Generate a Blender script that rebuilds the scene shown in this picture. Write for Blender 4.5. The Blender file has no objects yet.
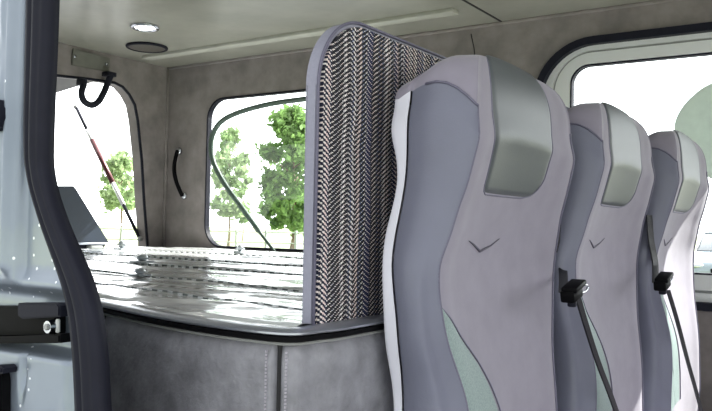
import bpy, bmesh, math, random
from mathutils import Vector, Matrix, noise
random.seed(7)
SC = bpy.context.scene; COL = SC.collection
# ------------------------------------------------------------------ camera
F = 778.0
ROLL = math.radians(1.15); PITCH = math.atan(19.5/F); YAW = math.atan(524/F)
CAM = Vector((0, 0, .95))
d_ = Vector((-math.sin(YAW)*math.cos(PITCH), math.cos(YAW)*math.cos(PITCH), math.sin(PITCH)))
r0 = Vector((math.cos(YAW), math.sin(YAW), 0)); u0 = r0.cross(d_)
r_ = r0*math.cos(ROLL) + u0*math.sin(ROLL); u_ = -r0*math.sin(ROLL) + u0*math.cos(ROLL)
cam = bpy.data.objects.new('camera', bpy.data.cameras.new('camera')); COL.objects.link(cam)
cam.matrix_world = Matrix(((r_.x, u_.x, -d_.x, 0), (r_.y, u_.y, -d_.y, 0), (r_.z, u_.z, -d_.z, CAM.z), (0, 0, 0, 1)))
cam.data.sensor_width = 36; cam.data.lens = F/712*36; cam.data.clip_start = .01; cam.data.clip_end = 500
SC.camera = cam

def P(px, py, **k):                      # where the sight line of a photo point meets a known plane of the place
    (ax, v), = k.items(); i = 'xyz'.index(ax)
    a = d_ + r_*((px-356)/F) + u_*((205.5-py)/F)
    return CAM + a*((v-CAM[i])/a[i])

# ------------------------------------------------------------------ materials
def srgb(c):
    return tuple(((v/255)/12.92 if v/255 <= .04045 else ((v/255+.055)/1.055)**2.4) for v in c) + (1,)

class N:
    def __init__(s, name):
        s.m = bpy.data.materials.new(name); s.m.use_nodes = True
        s.t = s.m.node_tree; s.b = s.t.nodes['Principled BSDF']
    def n(s, typ, **k):
        nd = s.t.nodes.new(typ)
        for a, v in k.items(): setattr(nd, a, v)
        return nd
    def l(s, a, b): s.t.links.new(a, b)
    def coord(s):
        return s.n('ShaderNodeTexCoord').outputs['Object']
    def math(s, op, a, b=None, c=None):
        nd = s.n('ShaderNodeMath', operation=op)
        for i, v in enumerate((a, b, c)):
            if v is None: continue
            if isinstance(v, (int, float)): nd.inputs[i].default_value = v
            else: s.l(v, nd.inputs[i])
        return nd.outputs[0]
    def noise(s, scale, detail=4, rough=.55, vec=None, stretch=None):
        nd = s.n('ShaderNodeTexNoise'); nd.inputs['Scale'].default_value = scale
        nd.inputs['Detail'].default_value = detail; nd.inputs['Roughness'].default_value = rough
        v = vec or s.coord()
        if stretch:
            mp = s.n('ShaderNodeMapping'); mp.inputs['Scale'].default_value = stretch; s.l(v, mp.inputs[0]); v = mp.outputs[0]
        s.l(v, nd.inputs['Vector']); return nd.outputs['Fac']
    def ramp(s, fac, stops):
        nd = s.n('ShaderNodeValToRGB'); e = nd.color_ramp.elements
        while len(e) < len(stops): e.new(.5)
        for i, (p, c) in enumerate(stops): e[i].position = p; e[i].color = c
        s.l(fac, nd.inputs[0]); return nd.outputs[0]
    def mix(s, fac, a, b):
        nd = s.n('ShaderNodeMix', data_type='RGBA')
        if isinstance(fac, (int, float)): nd.inputs[0].default_value = fac
        else: s.l(fac, nd.inputs[0])
        for i, v in ((6, a), (7, b)):
            if isinstance(v, tuple): nd.inputs[i].default_value = v
            else: s.l(v, nd.inputs[i])
        return nd.outputs[2]
    def bump(s, h, strength=.3, dist=.002):
        nd = s.n('ShaderNodeBump'); nd.inputs['Strength'].default_value = strength; nd.inputs['Distance'].default_value = dist
        s.l(h, nd.inputs['Height']); s.l(nd.outputs[0], s.b.inputs['Normal'])

def mat(name, c, rough=.6, metal=0, var=.12, scale=8, bump=0, bscale=300, bdist=.001, spec=.5, coat=0, sheen=0, detail=4):
    w = N(name); c0 = srgb(c)
    lo = tuple(v*(1-var) for v in c0[:3]) + (1,); hi = tuple(min(1, v*(1+var)) for v in c0[:3]) + (1,)
    w.l(w.ramp(w.noise(scale, detail), [(.3, lo), (.7, hi)]), w.b.inputs['Base Color'])
    w.b.inputs['Roughness'].default_value = rough; w.b.inputs['Metallic'].default_value = metal
    w.b.inputs['Specular IOR Level'].default_value = spec; w.b.inputs['Coat Weight'].default_value = coat
    w.b.inputs['Coat Roughness'].default_value = .08
    if sheen: w.b.inputs['Sheen Weight'].default_value = sheen
    if bump: w.bump(w.noise(bscale, 3), bump, bdist)
    return w.m

M = {}
M['ceiling'] = mat('ceiling_suede', (152, 151, 140), .30, var=.16, scale=5, bump=.25, bscale=14, bdist=.006, spec=.45, detail=6)
M['wall'] = mat('wall_suede', (132, 125, 122), .8, var=.24, scale=14, bump=.3, bscale=500, sheen=.2, detail=8)
M['suede'] = mat('seat_suede', (142, 137, 150), .8, var=.06, scale=30, bump=.25, bscale=900, bdist=.0006, sheen=.25, spec=.3)
M['bolster'] = mat('bolster_leather', (112, 114, 130), .42, var=.04, scale=20, bump=.35, bscale=500, bdist=.0006, spec=.5)
M['pad'] = mat('pad_leather', (82, 87, 90), .46, var=.05, scale=20, bump=.3, bscale=450, bdist=.0006, spec=.55)
M['insert'] = mat('insert_fabric', (138, 155, 152), .6, var=.2, scale=500, bump=.5, bscale=900, bdist=.0008)
M['shell'] = mat('shell_plastic', (222, 222, 232), .45, var=.02, bump=.1, bscale=600, bdist=.0003)
M['piping'] = mat('seat_piping', (104, 102, 120), .6, var=.15, scale=700)
M['stitch'] = mat('stitch_thread', (176, 172, 182), .7, var=.1, scale=400)
M['mark'] = mat('crease_thread', (84, 80, 94), .7, var=.1, scale=300)
M['black'] = mat('black_plastic', (13, 13, 15), .5, var=.15, scale=60, spec=.06)
M['rubber'] = mat('black_rubber', (30, 31, 41), .55, var=.12, scale=30, spec=.15, bump=.15, bscale=200)
M['webbing'] = mat('belt_webbing', (30, 29, 36), .6, var=.25, scale=500, bump=.4, bscale=600)
M['chrome'] = mat('polished_metal', (205, 208, 214), .18, 1, var=.03)
M['satin'] = mat('satin_trim', (176, 180, 190), .28, .8, var=.06, scale=12)
M['edge'] = mat('divider_edging', (150, 150, 166), .5, var=.05, scale=300, bump=.2, bscale=700)
M['leather'] = mat('front_leather', (134, 134, 140), .5, var=.32, scale=30, bump=.6, bscale=160, bdist=.002, detail=9)
M['carcass'] = mat('dark_board', (38, 38, 40), .7, var=.15)
M['white'] = mat('white_paint', (226, 228, 226), .35, var=.03, coat=.3)
M['greytrim'] = mat('grey_trim', (150, 152, 150), .5, var=.05)
M['boxblue'] = mat('slate_lid', (38, 47, 60), .35, var=.08, scale=20, coat=.3)
M['gatelining'] = mat('gate_lining', (92, 92, 90), .6, var=.1, scale=20)
M['red'] = mat('strut_red', (84, 44, 46), .4, .3, var=.1, scale=80)
M['palesheet'] = mat('pale_green_sheet', (216, 228, 219), .7, var=.05, scale=40)
M['plate'] = mat('plate_suede', (112, 112, 104), .6, var=.1, scale=30)
M['floor'] = mat('floor_lining', (86, 84, 82), .7, var=.15, scale=40)
M['carwhite'] = mat('car_paint', (150, 162, 172), .25, .1, var=.02, coat=.6)
M['cardark'] = mat('car_glass', (54, 62, 70), .12, var=.05, coat=.5)
M['tyre'] = mat('tyre_rubber', (30, 30, 30), .8, var=.1)
M['bark'] = mat('tree_bark', (124, 108, 92), .9, var=.2, scale=12)
M['leafa'] = mat('leaf_pale', (150, 172, 128), .7, var=.4, scale=1.6)
M['leafb'] = mat('leaf_deep', (118, 150, 88), .7, var=.45, scale=1.4)
M['fence'] = mat('fence_metal', (150, 160, 150), .5, var=.05)
M['rod'] = mat('green_grey_rod', (70, 88, 78), .45, var=.1, scale=20)
M['clear'] = mat('clear_clip', (190, 196, 200), .12, .2, var=.05, coat=.8)

w = N('silver_paint')                      # pillar paint with dried water drops
c1 = w.ramp(w.noise(6, 4), [(.3, srgb((126, 137, 150))), (.7, srgb((146, 156, 168)))])
vo = w.n('ShaderNodeTexVoronoi'); vo.inputs['Scale'].default_value = 75; w.l(w.coord(), vo.inputs['Vector'])
sp = w.math('MULTIPLY', w.math('LESS_THAN', vo.outputs['Distance'], .13), w.math('GREATER_THAN', w.noise(9, 2), .52))
w.l(w.mix(sp, c1, srgb((240, 244, 250))), w.b.inputs['Base Color'])
w.b.inputs['Metallic'].default_value = .5; w.b.inputs['Roughness'].default_value = .36; w.b.inputs['Coat Weight'].default_value = .6
w.bump(w.math('ADD', w.noise(30, 3), w.math('MULTIPLY', sp, .6)), .25, .0015); M['paint'] = w.m

w = N('wrinkled_plastic_film')             # clear film over a pale board
co = w.coord(); sx = w.n('ShaderNodeSeparateXYZ'); w.l(co, sx.inputs[0])
streak = w.noise(5, 5, .6, stretch=(.25, 3.5, 1))
base = w.ramp(streak, [(.3, srgb((176, 182, 182))), (.5, srgb((226, 230, 230))), (.68, srgb((250, 252, 252)))])
dots = None
for y0, sl in ((.82, .06), (1.12, -.05), (1.5, .04), (1.95, .02)):
    ln = w.math('LESS_THAN', w.math('ABSOLUTE', w.math('SUBTRACT', sx.outputs[1], w.math('MULTIPLY_ADD', sx.outputs[0], sl, y0+sl))), .004+.004*y0)
    dots = ln if dots is None else w.math('MAXIMUM', dots, ln)
seam_ln = dots
dots = w.math('MULTIPLY', dots, w.math('GREATER_THAN', w.math('FRACT', w.math('MULTIPLY', sx.outputs[0], 38)), .45))
w.l(w.mix(dots, w.mix(seam_ln, base, srgb((104, 112, 112))), srgb((250, 250, 250))), w.b.inputs['Base Color'])
w.b.inputs['Metallic'].default_value = .1; w.b.inputs['Roughness'].default_value = .2
w.b.inputs['Coat Weight'].default_value = .7; w.b.inputs['Coat Roughness'].default_value = .04
w.bump(w.noise(26, 4, .6, stretch=(.35, 2, 1)), .5, .006); M['film'] = w.m

w = N('woven_tweed')                       # herringbone columns in black, cream, blush and navy
co = w.coord(); sx = w.n('ShaderNodeSeparateXYZ'); w.l(co, sx.inputs[0])
Y, Zz = sx.outputs[1], sx.outputs[2]
wob = w.math('MULTIPLY_ADD', w.noise(22, 2), .012, -.006)
Yw = w.math('ADD', w.math('ADD', Y, wob), w.math('MULTIPLY', w.noise(8, 2, stretch=(1, 1, .2)), .006))
ci = w.math('FLOOR', w.math('DIVIDE', Yw, .0115)); fi = w.math('FLOOR', w.math('DIVIDE', Yw, .0024))
wn = w.n('ShaderNodeTexWhiteNoise', noise_dimensions='1D'); w.l(ci, wn.inputs['W'])
wn2 = w.n('ShaderNodeTexWhiteNoise', noise_dimensions='1D'); w.l(fi, wn2.inputs['W'])
sgn = w.math('MULTIPLY_ADD', w.math('GREATER_THAN', wn.outputs['Value'], .45), .56, -.28)
wv = w.math('FRACT', w.math('ADD', w.math('ADD', w.math('DIVIDE', Zz, .0056), w.math('MULTIPLY', fi, sgn)), w.math('MULTIPLY', wn2.outputs['Value'], .12)))
wn3 = w.n('ShaderNodeTexWhiteNoise', noise_dimensions='1D'); w.l(w.math('FLOOR', w.math('DIVIDE', Yw, .0062)), wn3.inputs['W'])
thick = w.math('MULTIPLY_ADD', wn3.outputs['Value'], .36, .12)
light = w.math('LESS_THAN', wv, thick)
c2 = w.math('FRACT', w.math('DIVIDE', Yw, .0115)); edge = w.math('LESS_THAN', c2, .12)
lc = w.ramp(wn2.outputs['Value'], [(0, srgb((230, 222, 216))), (.3, srgb((232, 210, 204))), (.5, srgb((250, 248, 246))), (.72, srgb((92, 106, 150))), (.8, srgb((246, 240, 236)))])
dc = w.ramp(wn.outputs['Value'], [(0, srgb((20, 20, 28))), (.5, srgb((26, 26, 36))), (.75, srgb((28, 36, 70))), (1, srgb((20, 19, 26)))])
colr = w.mix(light, dc, lc)
colr = w.mix(w.math('MULTIPLY', edge, .7), colr, srgb((40, 38, 48)))
w.l(colr, w.b.inputs['Base Color']); w.b.inputs['Roughness'].default_value = .9
w.bump(light, .5, .001); M['tweed'] = w.m

w = N('grassy_ground')
grass = w.ramp(w.noise(.35, 6), [(.35, srgb((96, 110, 76))), (.6, srgb((134, 138, 108)))])
lot = w.ramp(w.noise(3, 5), [(.35, srgb((84, 86, 90))), (.65, srgb((104, 106, 108)))])
ln_ = w.n('ShaderNodeVectorMath', operation='LENGTH'); w.l(w.coord(), ln_.inputs[0])
w.l(w.mix(w.math('GREATER_THAN', ln_.outputs['Value'], 14), lot, grass), w.b.inputs['Base Color'])
w.b.inputs['Roughness'].default_value = .95; M['ground'] = w.m

def glassmat(name, tint):
    w = N(name); w.t.nodes.remove(w.b)
    tr = w.n('ShaderNodeBsdfTransparent'); tr.inputs[0].default_value = tint
    gl = w.n('ShaderNodeBsdfGlossy'); gl.inputs['Roughness'].default_value = .02
    fr = w.n('ShaderNodeFresnel'); fr.inputs['IOR'].default_value = 1.35
    mx = w.n('ShaderNodeMixShader'); w.l(fr.outputs[0], mx.inputs[0]); w.l(tr.outputs[0], mx.inputs[1]); w.l(gl.outputs[0], mx.inputs[2])
    w.l(mx.outputs[0], w.t.nodes['Material Output'].inputs[0]); return w.m
M['glass'] = glassmat('window_glass', (.96, .975, .97, 1))
for k in ('leafa', 'leafb'):
    nt = M[k].node_tree; pb = nt.nodes['Principled BSDF']; tl = nt.nodes.new('ShaderNodeBsdfTranslucent'); mx = nt.nodes.new('ShaderNodeMixShader'); mx.inputs[0].default_value = .5
    src = pb.inputs['Base Color'].links[0].from_socket; nt.links.new(src, tl.inputs[0]); nt.links.new(pb.outputs[0], mx.inputs[1]); nt.links.new(tl.outputs[0], mx.inputs[2]); nt.links.new(mx.outputs[0], nt.nodes['Material Output'].inputs[0])
nt = M['palesheet'].node_tree; pb = nt.nodes['Principled BSDF']; tl = nt.nodes.new('ShaderNodeBsdfTranslucent'); mx = nt.nodes.new('ShaderNodeMixShader'); mx.inputs[0].default_value = .12
src = pb.inputs['Base Color'].links[0].from_socket; nt.links.new(src, tl.inputs[0]); nt.links.new(pb.outputs[0], mx.inputs[1]); nt.links.new(tl.outputs[0], mx.inputs[2]); nt.links.new(mx.outputs[0], nt.nodes['Material Output'].inputs[0])
w = N('lamp_lens'); w.b.inputs['Emission Color'].default_value = (1, .95, .85, 1); w.b.inputs['Emission Strength'].default_value = 14; M['lamp'] = w.m

# ------------------------------------------------------------------ mesh helpers
def link(name, vs, fs, m, parent=None, smooth=False):
    me = bpy.data.meshes.new(name); me.from_pydata([tuple(v) for v in vs], [], fs); me.validate()
    bm = bmesh.new(); bm.from_mesh(me); bmesh.ops.recalc_face_normals(bm, faces=bm.faces); bm.to_mesh(me); bm.free()
    return obj(name, me, m, parent, smooth)
def obj(name, me, m, parent=None, smooth=False):
    me.materials.append(m)
    if smooth:
        for p in me.polygons: p.use_smooth = True
        if smooth == 'auto': me.set_sharp_from_angle(angle=math.radians(35))
    o = bpy.data.objects.new(name, me); COL.objects.link(o)
    if parent:
        o.parent = parent; o.matrix_parent_inverse = Matrix.Translation(parent.location).inverted() if parent.type == 'EMPTY' else Matrix()
    return o
def bmobj(name, bm, m, parent=None, smooth='auto'):
    me = bpy.data.meshes.new(name); bmesh.ops.recalc_face_normals(bm, faces=bm.faces); bm.to_mesh(me); bm.free()
    return obj(name, me, m, parent, smooth)
def thing(name, label, cat, loc=(0, 0, 0), group=None):
    o = bpy.data.objects.new(name, None); COL.objects.link(o); o.location = loc; o.empty_display_size = .05
    return tag(o, label, cat, group)
def tag(o, label, cat, group=None):
    o['label'] = label; o['category'] = cat
    if group: o['group'] = group
    return o
def struct(o): o['kind'] = 'structure'; return o
def box_bm(bm, lo, hi, bev=0, seg=2):
    r = bmesh.ops.create_cube(bm, size=1); vs = r['verts']
    for v in vs: v.co = Vector([lo[i] + (v.co[i]+.5)*(hi[i]-lo[i]) for i in range(3)])
    if bev: bmesh.ops.bevel(bm, geom=list({e for v in vs for e in v.link_edges}), offset=bev, segments=seg, affect='EDGES', profile=.5)
def box(name, lo, hi, m, parent=None, bev=0):
    bm = bmesh.new(); box_bm(bm, lo, hi, bev); return bmobj(name, bm, m, parent)
def crom(pts, n=8, closed=False):
    pts = [Vector(p) for p in pts]; out = []; L = len(pts)
    rng = range(L) if closed else range(L-1)
    for i in rng:
        g = (lambda j: pts[j % L]) if closed else (lambda j: pts[min(max(j, 0), L-1)])
        a, b, c, e = g(i-1), g(i), g(i+1), g(i+2)
        for k in range(n):
            t = k/n; out.append(.5*((2*b) + (c-a)*t + (2*a-5*b+4*c-e)*t*t + (3*b-a-3*c+e)*t**3))
    if not closed: out.append(pts[-1])
    return out
def tube_geo(path, r, n=10, closed=False, flat=1.0, up=Vector((0, 0, 1))):
    vs, fs = [], []; L = len(path)
    for i, p in enumerate(path):
        a = path[(i-1) % L] if closed or i else path[0]; b = path[(i+1) % L] if closed or i < L-1 else path[-1]
        t = (b-a).normalized(); x = t.cross(up)
        if x.length < 1e-4: x = t.cross(Vector((1, 0, 0)))
        x.normalize(); y = t.cross(x); rr = r[i] if isinstance(r, (list, tuple)) else r
        for k in range(n):
            q = 2*math.pi*k/n; vs.append(p + x*math.cos(q)*rr + y*math.sin(q)*rr*flat)
    for i in range(L if closed else L-1):
        for k in range(n):
            j = (i+1) % L; fs.append((i*n+k, i*n+(k+1) % n, j*n+(k+1) % n, j*n+k))
    if not closed: fs += [tuple(range(n)), tuple(range((L-1)*n, L*n))]
    return vs, fs
def tube(name, path, r, m, parent=None, n=10, closed=False, flat=1.0, up=Vector((0, 0, 1))):
    vs, fs = tube_geo([Vector(p) for p in path], r, n, closed, flat, up); return link(name, vs, fs, m, parent, True)
def prism(name, poly, axis, a, b, m, parent=None, bev=0):
    """poly in the two remaining axes (ascending order), extruded a..b along axis"""
    bm = bmesh.new(); ax = 'xyz'.index(axis); oth = [i for i in range(3) if i != ax]; rings = []
    for v in (a, b):
        ring = []
        for p in poly:
            c = [0, 0, 0]; c[ax] = v; c[oth[0]] = p[0]; c[oth[1]] = p[1]; ring.append(bm.verts.new(c))
        rings.append(ring)
    n = len(poly); bm.faces.new(rings[0]); bm.faces.new(rings[1][::-1])
    for i in range(n): bm.faces.new((rings[0][i], rings[0][(i+1) % n], rings[1][(i+1) % n], rings[1][i]))
    if bev:
        es = [e for f in bm.faces if len(f.verts) == n for e in f.edges]
        bmesh.ops.bevel(bm, geom=list(set(es)), offset=bev, segments=2, affect='EDGES')
    return bmobj(name, bm, m, parent)
def rrect(u0, v0, u1, v1, r, n=8):          # r: radii bl, br, tr, tl
    out = []
    for (cx, cy, rr, a0) in ((u0+r[0], v0+r[0], r[0], 180), (u1-r[1], v0+r[1], r[1], 270), (u1-r[2], v1-r[2], r[2], 0), (u0+r[3], v1-r[3], r[3], 90)):
        for k in range(n+1):
            a = math.radians(a0+90*k/n); out.append((cx+rr*math.cos(a), cy+rr*math.sin(a)))
    return out
def holed(name, outer, holes, axis, a, b, m, parent=None):
    bm = bmesh.new(); ax = 'xyz'.index(axis); oth = [i for i in range(3) if i != ax]; es = []
    for loop in [outer]+holes:
        vs = []
        for p in loop:
            c = [0, 0, 0]; c[ax] = a; c[oth[0]] = p[0]; c[oth[1]] = p[1]; vs.append(bm.verts.new(c))
        for i in range(len(vs)): es.append(bm.edges.new((vs[i], vs[(i+1) % len(vs)])))
    bmesh.ops.triangle_fill(bm, use_beauty=True, use_dissolve=False, edges=es)
    r = bmesh.ops.extrude_face_region(bm, geom=bm.faces[:])
    for v in r['geom']:
        if isinstance(v, bmesh.types.BMVert): v.co[ax] = b
    return bmobj(name, bm, m, parent)
def ring(name, lo, li, axis, a, b, m, parent=None):
    ax = 'xyz'.index(axis); oth = [i for i in range(3) if i != ax]; n = len(lo); vs, fs = [], []
    for loop, v in ((lo, a), (li, a), (li, b), (lo, b)):
        for p in loop:
            c = [0, 0, 0]; c[ax] = v; c[oth[0]] = p[0]; c[oth[1]] = p[1]; vs.append(c)
    for s in range(4):
        t = (s+1) % 4
        for i in range(n): j = (i+1) % n; fs.append((s*n+i, s*n+j, t*n+j, t*n+i))
    return link(name, vs, fs, m, parent, 'auto')
def inset(loop, d):
    n = len(loop); out = []
    for i in range(n):
        a = Vector(loop[i-1]); b = Vector(loop[i]); c = Vector(loop[(i+1) % n])
        n1 = Vector((-(b-a).y, (b-a).x)); n2 = Vector((-(c-b).y, (c-b).x))
        if n1.length > 1e-7: n1.normalize()
        if n2.length > 1e-7: n2.normalize()
        q = n1+n2
        if q.length > 1e-6: q.normalize()
        out.append(tuple(b+q*d))
    return out
def sweep(name, path, prof, m, parent=None, smooth='auto'):
    """path: (x, y) points; prof: (offset to the right of travel, z)"""
    n = len(prof); vs, fs = [], []; L = len(path)
    for i, p in enumerate(path):
        a = Vector(path[max(i-1, 0)]); b = Vector(path[min(i+1, L-1)]); t = (b-a).normalized(); nr = Vector((t.y, -t.x))
        for (o, z) in prof: vs.append((p[0]+nr.x*o, p[1]+nr.y*o, z))
    for i in range(L-1):
        for k in range(n): j = (k+1) % n; fs.append((i*n+k, i*n+j, (i+1)*n+j, (i+1)*n+k))
    fs += [tuple(range(n)), tuple(range((L-1)*n, L*n))]
    return link(name, vs, fs, m, parent, smooth)

# ------------------------------------------------------------------ the van shell
WY, RX, CZ, NY = 2.25, -2.48, 1.593, .50
struct(box('floor', (-2.55, NY, -.06), (1.55, WY+.05, 0), M['floor']))
ceil = struct(box('ceiling', (-2.55, NY-.03, CZ), (1.55, WY+.08, CZ+.06), M['ceiling']))
box('ceiling_seam', (-.983, NY, CZ-.0015), (-.976, WY, CZ+.001), M['carcass'], ceil)
rail = box('ceiling_rail', (-2.39, 2.03, CZ-.012), (-1.04, 2.075, CZ+.002), mat('rail_suede', (182, 182, 170), .5, var=.08, scale=12), ceil, bev=.004)

hA = rrect(-2.245, .85, -1.2, 1.445, (.09, .09, .12, .085)); hB = rrect(-.872, .74, .80, 1.512, (.12, .12, .18, .18), 12); hG = rrect(-.768, .834, .702, 1.438, (.05, .05, .055, .055), 12)
wf = struct(holed('wall_far', [(-2.55, 0), (1.55, 0), (1.55, CZ+.02), (-2.55, CZ+.02)], [hA, hB], 'y', WY, WY+.022, M['wall']))
wr_hole = [(.75, .80), (2.17, .80), (2.165, .87), (2.145, 1.02), (2.126, 1.196), (2.10, 1.355), (2.083, 1.415), (2.054, 1.452), (2.02, 1.478), (1.98, 1.488), (1.85, 1.482), (1.726, 1.472), (1.3, 1.45), (.9, 1.43), (.78, 1.36), (.75, 1.2)]
wr = struct(holed('wall_rear', [(.46, 0), (2.30, 0), (2.30, CZ+.02), (.46, CZ+.02)], [wr_hole], 'x', RX-.06, RX, M['wall']))
rs = [Vector((RX-.004, a, b)) for a, b in wr_hole]
tube('opening_seal', rs, .006, M['rubber'], wr, closed=True, up=Vector((1, 0, 0)))
struct(box('wall_front', (1.5, NY, 0), (1.55, WY+.05, .9), M['wall']))
# corner welt between rear wall and far wall
struct(tube('trim_1', [(RX+.004, WY-.004, z) for z in (.80, 1.0, 1.2, 1.4, CZ)], .006, M['wall']))
struct(tube('trim_2', [(x, WY-.002, CZ-.004) for x in (RX, -1.5, -.5, .5, 1.5)], .006, M['wall'], up=Vector((0, 1, 0))))
# thin upholstery joint in the far wall above the sliding window
struct(tube('trim_3', [P(471, 34, y=WY-.001), P(474, 48, y=WY-.001), P(476, 70, y=WY-.001)], .0015, M['carcass']))

# windows
w1 = struct(ring('window_1', hA, inset(hA, .007), 'y', WY-.003, WY+.02, M['rubber']))
prism('glass', inset(hA, .006), 'y', WY+.012, WY+.016, M['glass'], w1)
w2 = struct(ring('window_2', hB, inset(hB, .022), 'y', WY-.012, WY+.05, M['rubber']))
mixl = lambda k: [(a[0]+(b[0]-a[0])*k, a[1]+(b[1]-a[1])*k) for a, b in zip(hB, hG)]
i1, i2, i3, i4 = mixl(.2), mixl(.48), mixl(.66), hG
ring('outer_frame', i1, i2, 'y', WY+.012, WY+.05, M['white'], w2)
ring('frame_step', i2, i3, 'y', WY+.026, WY+.05, M['greytrim'], w2)
ring('inner_frame', mixl(.56), i4, 'y', WY+.018, WY+.05, M['white'], w2)
ring('glass_seal', i4, inset(hG, .005), 'y', WY+.022, WY+.046, M['rubber'], w2)
prism('glass', inset(hG, .002), 'y', WY+.034, WY+.038, M['glass'], w2)

# near body wall: painted pillar with seal
SEALL = [(33, -120), (33, 0), (31, 130), (34, 175), (46, 220), (70, 290), (78, 340), (82, 411), (84, 520), (86, 700)]
SEALR = [(56, -120), (55, 0), (50, 130), (51, 175), (64, 220), (91, 285), (102, 335), (107, 411), (112, 520), (114, 700)]
PY = .48
lc = sorted([P(a, b, y=PY) for a, b in SEALL], key=lambda v: v.z); rc = sorted([P(a, b, y=PY) for a, b in SEALR], key=lambda v: v.z)
def lerp(tab, z, i=0, zi=2):
    if z <= tab[0][zi]: return tab[0][i]
    for a, b in zip(tab, tab[1:]):
        if z <= b[zi]:
            t = (z-a[zi])/(b[zi]-a[zi]); return a[i]+(b[i]-a[i])*t
    return tab[-1][i]
def smooth_tab(tab):
    return crom(tab, 8)
lc, rc = smooth_tab(lc), smooth_tab(rc)
def ss(a, b, x): t = min(max((x-a)/(b-a), 0), 1); return t*t*(3-2*t)
def relief(x, z, xr):
    h = .0
    h += .009*math.exp(-((x+.768)/.006)**2)*ss(.885, .90, z)                      # pressed bead
    h -= .010*ss(-.757, -.750, x)*ss(.87, .90, z)                                 # step to the flange
    h += .003*math.exp(-((x+.790)/.004)**2)*(.5+.5*math.sin(z*60))*ss(.90, .93, z)
    rc_ = ss(-.90, -.86, x)*(1-ss(-.668, -.655, x))*ss(.808, .818, z)*(1-ss(.868, .884, z))
    h -= .016*rc_                                                                 # pocket of the bracket
    k = (x+.66) + (.80-z)*.42                                                     # crease below the pocket
    h += .10*max(0, k)*(1-ss(.78, .81, z))
    h -= .008*ss(-.030, -.012, x-xr)*(1-ss(.86, .90, z))
    h -= .010*math.exp(-((x+.735)/.004)**2-((z-.795)/.02)**2)
    h += .010*ss(-.012, 0, x-xr)                                                  # turned lip under the seal
    return h
vs, fs = [], []; NXg, NZg = 150, 300
for j in range(NZg+1):
    z = .30 + (CZ-.30)*j/NZg; xr = lerp(lc, z)
    for i in range(NXg+1):
        x = -1.0 + (xr+.004+1.0)*i/NXg; vs.append((x, PY-relief(x, z, xr), z))
for j in range(NZg):
    for i in range(NXg): a = j*(NXg+1)+i; fs.append((a, a+1, a+NXg+2, a+NXg+1))
wn_ = struct(box('wall_near', (-2.54, PY+.02, 0), (-.83, PY+.05, CZ+.02), M['paint']))
link('pillar_panel', vs, fs, M['paint'], wn_, True)
box('lower_panel', (-2.54, PY-.01, -.3), (-.64, PY+.02, .31), M['paint'], wn_)
prism('pillar_back', [(-.83, 0), (-.70, 0), (-.71, .84), (-.80, 1.0), (-.80, CZ), (-.83, CZ)], 'y', PY+.022, PY+.05, M['carcass'], wn_)
vs, fs = [], []; prof = []
for k in range(17):
    a = math.pi*k/16; t = .5-.5*math.cos(a); hgt = .010*math.sin(a)**.7 if 0 < k < 16 else 0
    hgt += -.0035*math.exp(-((t-.42)/.05)**2) - .003*math.exp(-((t-.74)/.05)**2); prof.append((t, hgt))
prof = prof + [(.985, -.010), (0, -.010)]
for j in range(NZg+1):
    z = .30+(CZ-.30)*j/NZg; a, b = lerp(lc, z), lerp(rc, z)
    for t, hh in prof: vs.append((a+(b-a)*t, PY-.004-hh, z))
n = len(prof)
for j in range(NZg):
    for k in range(n): fs.append((j*n+k, j*n+(k+1) % n, (j+1)*n+(k+1) % n, (j+1)*n+k))
link('door_seal', vs, fs, M['rubber'], wn_, True)

# bracket and latch on the pillar
def q2(pts, y): return [((p := P(a, b, y=y)).x, p.z) for a, b in pts]
t = thing('door_check_bracket', 'black metal bracket with a round bolt in the pocket of the silver pillar', 'bracket', tuple(P(30, 343, y=.487)))
prism('back_plate', q2([(-30, 306), (58, 306), (58, 342), (-30, 342)], .487), 'y', .484, .497, M['black'], t, .001)
prism('upper_plate', q2([(18, 303), (57, 303), (60, 306), (60, 317), (22, 319), (18, 316)], .475), 'y', .474, .486, M['rubber'], t, .0015)
prism('lower_bar', q2([(-30, 336), (52, 336), (56, 334), (61, 334), (61, 343), (-30, 344)], .472), 'y', .470, .486, M['black'], t, .0015)
prism('spacer', q2([(55.5, 319), (58.5, 319), (58.5, 333), (55.5, 333)], .483), 'y', .4825, .4855, M['white'], t, .0008)
bp = P(48, 327, y=.478); bm = bmesh.new()
bmesh.ops.create_cone(bm, segments=20, radius1=.0075, radius2=.0062, depth=.006, cap_ends=True, matrix=Matrix.Translation((bp.x, .480, bp.z)) @ Matrix.Rotation(math.pi/2, 4, 'X'))
bolt = bmobj('bolt', bm, M['chrome'], t); bm = bmesh.new()
bmesh.ops.create_cone(bm, segments=6, radius1=.0032, radius2=.0032, depth=.003, cap_ends=True, matrix=Matrix.Translation((bp.x, .4765, bp.z)) @ Matrix.Rotation(math.pi/2, 4, 'X'))
bmobj('hex_recess', bm, M['greytrim'], bolt)
t = thing('door_striker', 'small black striker with a round cap low on the silver pillar', 'striker', tuple(P(0, 411, y=.478)))
prism('striker_body', q2([(-12, 372), (5, 372), (6, 380), (6, 440), (-12, 440)], .474), 'y', .468, .481, M['black'], t, .002)
prism('striker_cap', q2([(-14, 366), (6, 365), (9, 368), (8, 373), (-14, 374)], .470), 'y', .462, .481, M['rubber'], t, .002)
t = prism('rubber_buffer', q2([(-10, 98), (1, 100), (4, 108), (4, 118), (2, 127), (-10, 131)], .47), 'y', .462, .484, M['rubber'], None, .003)
tag(t, 'black rubber buffer high on the edge of the silver pillar', 'buffer')

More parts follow.
